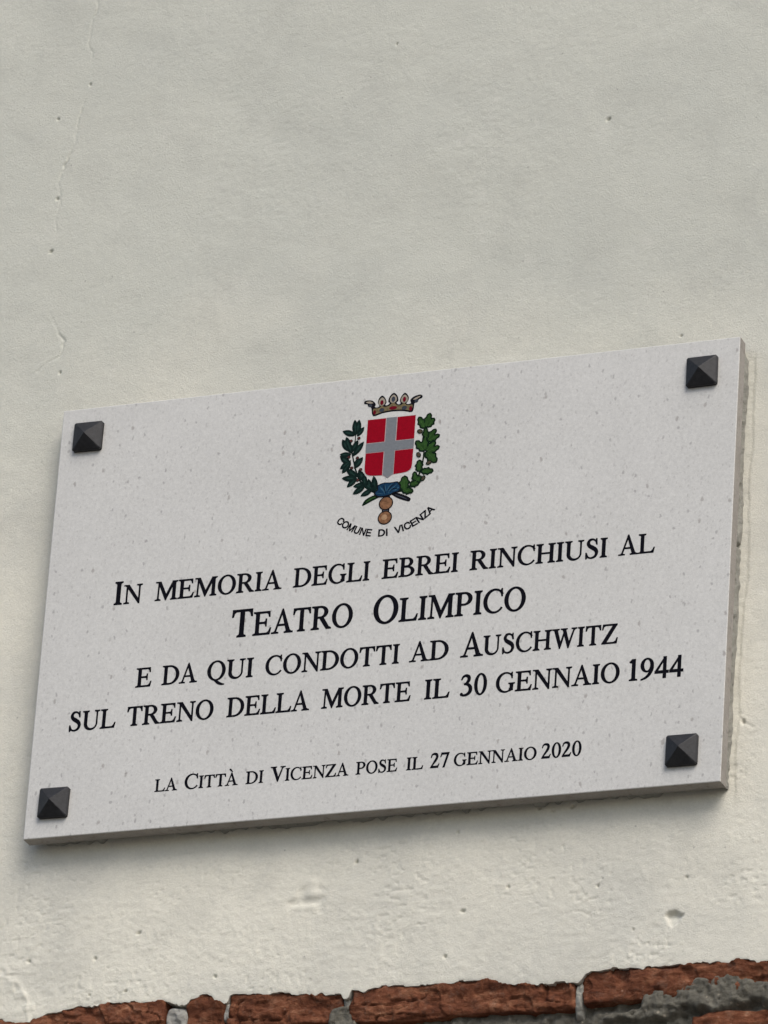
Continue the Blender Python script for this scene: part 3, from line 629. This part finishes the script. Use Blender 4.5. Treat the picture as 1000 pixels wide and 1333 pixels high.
# COMUNE DI VICENZA on an arc
def arc_word(txt, a0, a1, h_=8.3, rad=81.5, cx=398.6, cy=114.4):
    its = [letter_mesh(c, hw, 'h') for c in txt]; s = h_ / 0.716
    tot = sum(i[1] for i in its) - its[0][2] - (its[-1][1] - its[-1][3])
    k = R(a1 - a0) / (tot * s / rad); p = -its[0][2]
    for it in its:
        mid = (p + it[1] / 2) * s * k / rad + R(a0)          # angle of the letter's middle, 0 = straight down
        o = obj('letter', it[0], plaque)
        # local origin of the glyph is its left end on the baseline
        ox = cx + rad * math.sin(mid) - math.cos(mid) * it[1] / 2 * s * k
        oy = cy + rad * math.cos(mid) + math.sin(mid) * it[1] / 2 * s * k
        o.location = P(ox, oy, 0.0); o.rotation_euler = (0, -mid, 0); o.scale = (s * k / 1000, 0.008, s / 1000)
        p += it[1]
arc_word('COMUNE', -43.5, -10.0); arc_word('DI', -3.8, 4.2); arc_word('VICENZA', 10.2, 47.3)

# ------------------------------------------------------------------ coat of arms
def inlay(name, layers, parent=plaque):
    """layers: (list of polygons in plaque mm, lift mm, material)"""
    vs, fs, idx, mats = [], [], [], []
    for polys, lift, m_ in layers:
        v, f = solid([[(x / 1000, PH - y / 1000) for x, y in p] for p in polys], max(lift - 0.14, 0) / 1000, min(lift, 0.14) / 1000)
        if M[m_] not in mats: mats.append(M[m_])
        n = len(vs); vs += v; fs += [tuple(i + n for i in t) for t in f]; idx += [mats.index(M[m_])] * len(f)
    return obj(name, mesh(name, vs, fs, mats, idx=idx), parent)
disc = lambda x, y, rx, ry=None, n=20: [(x + rx * math.cos(2 * math.pi * i / n), y + (ry or rx) * math.sin(2 * math.pi * i / n)) for i in range(n)]
# shield: pale keyline, four red quarters, grey cross
SH = [(371.3, 52.3), (428.3, 52.3)] + spline([(428.3, 52.3), (428.1, 90), (427.7, 114), (425.6, 119.4), (420.0, 121.6), (410, 122.2), (404.5, 123.3), (399.6, 126.6)], 6)[1:] + spline([(399.6, 126.6), (394.6, 123.3), (389, 122.2), (379.5, 121.6), (373.8, 119.4), (371.7, 114), (371.4, 90), (371.3, 52.3)], 6)[1:-1]
sh_o = inlay('shield', [([SH], 0.10, 'pale')])
def clip_arc(pts): return pts
inlay('shield_quarter', [([rect(371.7, 52.8, 393.0, 81.2)], 0.24, 'red')], sh_o)
inlay('shield_quarter', [([rect(406.8, 52.8, 427.9, 81.2)], 0.24, 'red')], sh_o)
inlay('shield_quarter', [([[(371.8, 93.6), (393.0, 93.6), (393.0, 122.0)] + spline([(388, 121.8), (379.5, 121.0), (374.3, 118.8), (372.1, 114), (371.8, 104)], 5)], 0.24, 'red')], sh_o)
inlay('shield_quarter', [([[(427.8, 93.6), (406.4, 93.6), (406.4, 122.0)] + spline([(411.5, 121.8), (420.0, 121.0), (425.2, 118.8), (427.3, 114), (427.6, 104)], 5)], 0.24, 'red')], sh_o)
inlay('cross', [([rect(393.9, 52.4, 405.9, 122.0), [(393.9, 121.8), (405.7, 121.8), (403.2, 123.3), (399.6, 126.2), (396.0, 123.3)], rect(371.5, 81.9, 428.0, 92.9)], 0.28, 'silver')], sh_o)
# crown
CO = [(377.3, 48.6), (374.5, 38.1), (370.7, 36.0), (369.7, 33.4), (365.9, 32.5), (365.7, 29.5), (369.0, 28.3), (375.6, 29.5), (379.6, 34.1), (378.6, 37.3), (381.9, 38.2), (384.0, 36.8), (381.9, 32.6), (383.0, 27.3), (386.5, 24.2), (390.2, 27.6), (392.2, 32.9), (391.0, 36.3), (393.5, 36.8), (396.0, 34.6), (394.1, 32.3), (395.6, 26.4), (400.2, 22.4), (404.6, 26.4), (406.2, 32.5), (404.1, 34.8), (406.3, 37.1), (408.9, 36.6), (407.9, 31.9), (410.0, 26.9), (413.6, 23.8), (417.6, 28.0), (418.2, 33.0), (416.0, 36.9), (418.4, 38.2), (421.3, 37.2), (420.3, 33.4), (424.4, 29.6), (431.4, 28.0), (434.5, 30.0), (433.8, 32.6), (430.6, 33.6), (428.9, 36.4), (425.6, 38.0), (425.1, 43.8), (422.9, 48.6), (413.4, 46.3), (400.2, 45.3), (387.8, 46.3)]
crown = inlay('crown', [([spline(CO, 3, True)], 0.14, 'ink'),
    ([spline([(378.6, 46.6), (376.9, 40.4), (380.0, 39.4), (384.2, 39.3), (387.0, 36.4), (390.0, 38.6), (395.6, 37.9), (400.2, 34.3), (404.6, 37.8), (409.7, 38.6), (413.2, 36.2), (416.4, 39.2), (419.6, 39.6), (423.4, 39.8), (421.9, 46.2), (413.3, 44.4), (400.4, 43.4), (388.0, 44.5)], 4, True)], 0.28, 'gold')] +
    [([spline([(x, y - 4.8), (x + 3.6, y - 1.2), (x + 3.6, y + 3.2), (x, y + 5.4), (x - 3.6, y + 3.2), (x - 3.6, y - 1.2)], 4, True)], 0.28, 'cream') for x, y in ((386.8, 31.6), (400.2, 29.6), (413.3, 31.0))] +
    [([spline([(367.6, 30.6), (372.5, 30.0), (376.6, 32.4), (372.5, 32.7)], 4, True)], 0.28, 'cream'), ([spline([(432.4, 29.9), (427.4, 30.9), (423.6, 33.4), (428.0, 33.2)], 4, True)], 0.28, 'cream')])
for x, y, rx, ry, m_ in ((386.8, 33.0, 1.9, 3.0, 'ruby'), (400.2, 30.4, 2.2, 3.3, 'slate'), (413.3, 32.0, 1.9, 3.2, 'ruby'), (387.3, 42.2, 3.0, 2.3, 'slate'), (400.6, 41.0, 4.6, 2.1, 'ruby'), (413.9, 42.4, 3.1, 2.3, 'slate'), (379.0, 44.0, 1.7, 2.6, 'ruby'), (421.4, 44.0, 1.8, 2.8, 'ruby'), (373.4, 35.2, 2.1, 1.9, 'slate'), (427.6, 35.4, 2.2, 2.0, 'slate')):
    inlay('jewel', [([disc(x, y, rx, ry)], 0.40, m_)], crown)
# branches
def leaf_poly(bx, by, tx, ty, w, n=9, tip=1.25):
    dx, dy = tx - bx, ty - by; L = math.hypot(dx, dy); ux, uy = dx / L, dy / L
    l, r = [], []
    for i in range(n + 1):
        t = i / n; ww = w / 2 * math.sin(math.pi * min(t ** tip * 0.985 + 0.015, 1)) ** 0.8
        p = (bx + dx * t, by + dy * t); l.append((p[0] - uy * ww, p[1] + ux * ww)); r.append((p[0] + uy * ww, p[1] - ux * ww))
    return l + r[::-1][1:-1]
def oak_poly(bx, by, tx, ty, w):
    dx, dy = tx - bx, ty - by; L = math.hypot(dx, dy); ux, uy = dx / L, dy / L; l, r = [], []; n = 22
    for i in range(n + 1):
        t = i / n; ww = w / 2 * math.sin(math.pi * min(t * 0.93 + 0.07, 1)) ** 0.62 * (1 + 0.13 * math.cos(t * 2 * math.pi * 3.0 + 2.2))
        p = (bx + dx * t, by + dy * t); l.append((p[0] - uy * ww, p[1] + ux * ww)); r.append((p[0] + uy * ww, p[1] - ux * ww))
    return l + r[::-1][1:-1]
LA = [(358.3, 70.4, 356.0, 50.3), (359.9, 69.2, 361.2, 50.7), (358.3, 69.9, 342.2, 62.9), (360.0, 71.5, 367.8, 60.4), (351.1, 88.6, 342.7, 73.0), (352.7, 88.1, 347.3, 70.4), (355.6, 92.4, 349.2, 76.6), (355.2, 90.0, 361.5, 75.8), (356.4, 95.4, 368.7, 78.5), (354.8, 93.2, 341.0, 91.2), (354.2, 104.6, 341.4, 92.9), (355.2, 100.0, 342.3, 109.4), (355.1, 101.5, 345.3, 114.9), (359.1, 110.6, 368.9, 97.3), (358.8, 104.0, 366.5, 98.5), (363.8, 121.3, 350.2, 110.1), (363.8, 123.1, 345.4, 120.7), (363.7, 122.0, 352.3, 132.4), (372.8, 127.8, 364.7, 112.4), (373.9, 130.7, 359.7, 132.2), (374.2, 133.1, 359.8, 141.5), (383.0, 138.5, 369.3, 144.8), (380.3, 139.7, 377.2, 124.7), (387.0, 142.3, 383.1, 121.6), (384.5, 140.1, 372.9, 129.0), (374.0, 133.6, 371.6, 118.8)]
lau = inlay('laurel_branch', [(stroke([(358.0, 66, 1.2), (358.0, 77.8, 1.3), (355.5, 88.8, 1.5), (358.2, 101.6, 1.6), (362.3, 115.0, 1.8), (369.2, 128.8, 2.0), (380.1, 138.7, 2.4), (390, 143.5, 2.6)], 5), 0.10, 'laurel')])
for i, (a, b_, c_, d_) in enumerate(LA):
    L_ = math.hypot(c_ - a, d_ - b_); p = leaf_poly(a, b_, c_, d_, min(7.4, L_ * 0.44), tip=1.0)
    q_ = leaf_poly(a + (c_ - a) * .2, b_ + (d_ - b_) * .2, a + (c_ - a) * .75, b_ + (d_ - b_) * .75, min(7.4, L_ * 0.44) * .28)
    z_ = 0.16 + 0.012 * i
    inlay('laurel_leaf', [([p], z_, 'laurel'), ([q_], z_ + 0.03, 'laurel_lit')], lau)
for x, y in [(353.4, 76.3), (362.4, 73.8), (352.2, 95.8), (362.4, 97.9), (356.4, 109.4), (367.3, 112.5), (364.6, 124.9)]:
    inlay('berry', [([disc(x, y, 2.0, 1.9)], 0.50, 'ink'), ([disc(x + .1, y - .1, 1.3, 1.25)], 0.54, 'berry')], lau)
OA = [(439.8, 70.6, 431.5, 55.0, 9.5), (440.8, 69.9, 444.9, 51.6, 10), (442.3, 69.3, 450.6, 58.5, 9), (442.7, 86.0, 453.4, 72.0, 9.5), (443.4, 86.2, 458.4, 79.7, 8.5), (442.0, 86.3, 440.6, 69.0, 8.5), (441.4, 98.0, 430.0, 84.0, 10), (441.8, 98.1, 440.5, 79.6, 9.5), (442.6, 99.1, 453.8, 87.0, 9.5), (443.2, 99.8, 459.2, 94.0, 9.5), (442.9, 98.2, 456.6, 113.4, 12), (436.5, 122.9, 435.8, 107.4, 9.5), (438.6, 122.2, 453.8, 123.0, 9.0), (434.2, 137.4, 430.8, 121.3, 8.5), (430.1, 137.8, 439.7, 127.3, 9.5), (420.2, 143.8, 419.9, 125.0, 12.5), (417.4, 141.8, 431.7, 145.8, 9.5), (426.0, 136.4, 438.2, 136.4, 9.0)]
oakb = inlay('oak_branch', [(stroke([(441.4, 66, 1.4), (441.8, 81.5, 1.5), (440.7, 93.5, 1.7), (440.3, 107.4, 1.9), (437.6, 122.8, 2.1), (431.6, 134.3, 2.3), (420.4, 142.6, 2.6), (409, 143, 2.6)], 5), 0.10, 'oak_dark')])
for i, (a, b_, c_, d_, w_) in enumerate(OA):
    p = oak_poly(a, b_, c_, d_, w_); inn = grown(p, -1.1)
    z_ = 0.16 + 0.018 * i
    inlay('oak_leaf', [([p], z_, 'oak_dark'), ([inn], z_ + 0.03, 'oak'), (stroke([(a + (c_ - a) * .12, b_ + (d_ - b_) * .12, .7), (a + (c_ - a) * .7, b_ + (d_ - b_) * .7, .35)], 2), z_ + 0.06, 'oak_lit')], oakb)
for x, y, an in [(434.4, 73.4, 20), (434.6, 101.8, 60), (447.4, 112.6, -20), (441.8, 130.9, -60)]:
    c_, s_ = math.cos(R(an)), math.sin(R(an)); e_ = lambda rx, ry: [(x + u * c_ - v * s_, y + u * s_ + v * c_) for u, v in disc(0, 0, rx, ry)]
    inlay('acorn', [([e_(3.6, 2.6)], 0.56, 'oak_dark'), ([e_(2.5, 1.6)], 0.60, 'acorn')], oakb)
# ribbon, branch ends and medals
inlay('branch_end', [([spline([(372.0, 156.0), (375.4, 149.8), (385.5, 145.2), (395, 146.4), (383.8, 151.9), (374.4, 156.4)], 4, True)], 0.12, 'oak_dark'), (stroke([(376, 153, .8), (381, 149.8, 1.9), (387, 147.4, 1.5)], 4), 0.2, 'oak')], lau)
inlay('branch_end', [([spline([(404.0, 144.1), (414.3, 145.7), (427.1, 152.2), (428.4, 155.3), (425.6, 157.0), (411.8, 151.0)], 4, True)], 0.12, 'ink'), (stroke([(410, 147.2, .6), (418, 150.8, 1.2), (424.5, 154.2, .8)], 4), 0.2, 'slate')], oakb)
rib = inlay('ribbon', [([spline([(388.7, 134.0), (396.1, 131.5), (403.9, 132.0), (412.0, 131.6), (414.3, 134.4), (416.4, 139.2), (414.6, 144.2), (408.7, 145.2), (404.0, 147.6), (395.1, 148.8), (388.6, 147.4), (385.0, 143.1), (388.7, 139.4)], 4, True)], 0.62, 'ink'),
    ([spline([(389.7, 134.8), (396.1, 132.6), (403.9, 133.0), (411.0, 132.8), (413.0, 135.0), (415.2, 139.2), (413.6, 143.0), (408.0, 144.2), (403.4, 146.4), (395.1, 147.5), (389.4, 146.3), (386.8, 143.1), (390.0, 139.4)], 4, True)], 0.68, 'blue')])
for pts in [[(391.4, 135.4, .5), (394, 138.6, 1.6), (396.8, 142.2, 1.2), (398, 146, .5)], [(397.6, 134.2, .6), (398.4, 138.5, 1.2), (399.4, 142, .5)], [(405.5, 134.0, .6), (402.4, 137.4, 1.3), (400.2, 142.2, .8)], [(412.0, 135.0, .6), (409.2, 137.2, 1.1), (404.6, 141.0, 1.2), (401.8, 145.2, .6)], [(413.8, 138.4, .8), (411.8, 141.0, 1.7), (407.8, 142.6, .7)], [(388.2, 143.6, .5), (391.8, 144.2, 1.2), (395.4, 145.4, .6)]]:
    inlay('ribbon_fold', [(stroke(pts, 4), 0.74, 'blue_lit')], rib)
for pts in [[(396.6, 133.4, .4), (396.6, 137.5, .8), (399.0, 144.6, .5)], [(409.6, 133.4, .5), (405.4, 136.6, .9), (401.0, 141.4, .5)], [(413.6, 141.2, .4), (407.8, 139.6, .9), (404.0, 143.0, .5)]]:
    inlay('ribbon_crease', [(stroke(pts, 4), 0.80, 'ink')], rib)
inlay('medal_link', [([rect(395.8, 147.4, 404.2, 151.0), rect(395.6, 161.8, 404.4, 168.2)], 0.10, 'ink'), ([rect(397.0, 148.2, 403.0, 150.6), rect(397.0, 163.0, 403.0, 167.4)], 0.2, 'slate')])
for x, y in ((400.0, 156.6), (399.9, 173.9)):
    inlay('medal', [([disc(x, y, 8.4, 8.3, 36)], 0.28, 'ink'), ([disc(x, y, 7.2, 7.1, 32)], 0.36, 'bronze'), ([disc(x - .6, y - .6, 3.6, 3.4, 24)], 0.42, 'bronze_lit' if y > 160 else 'bronze')])
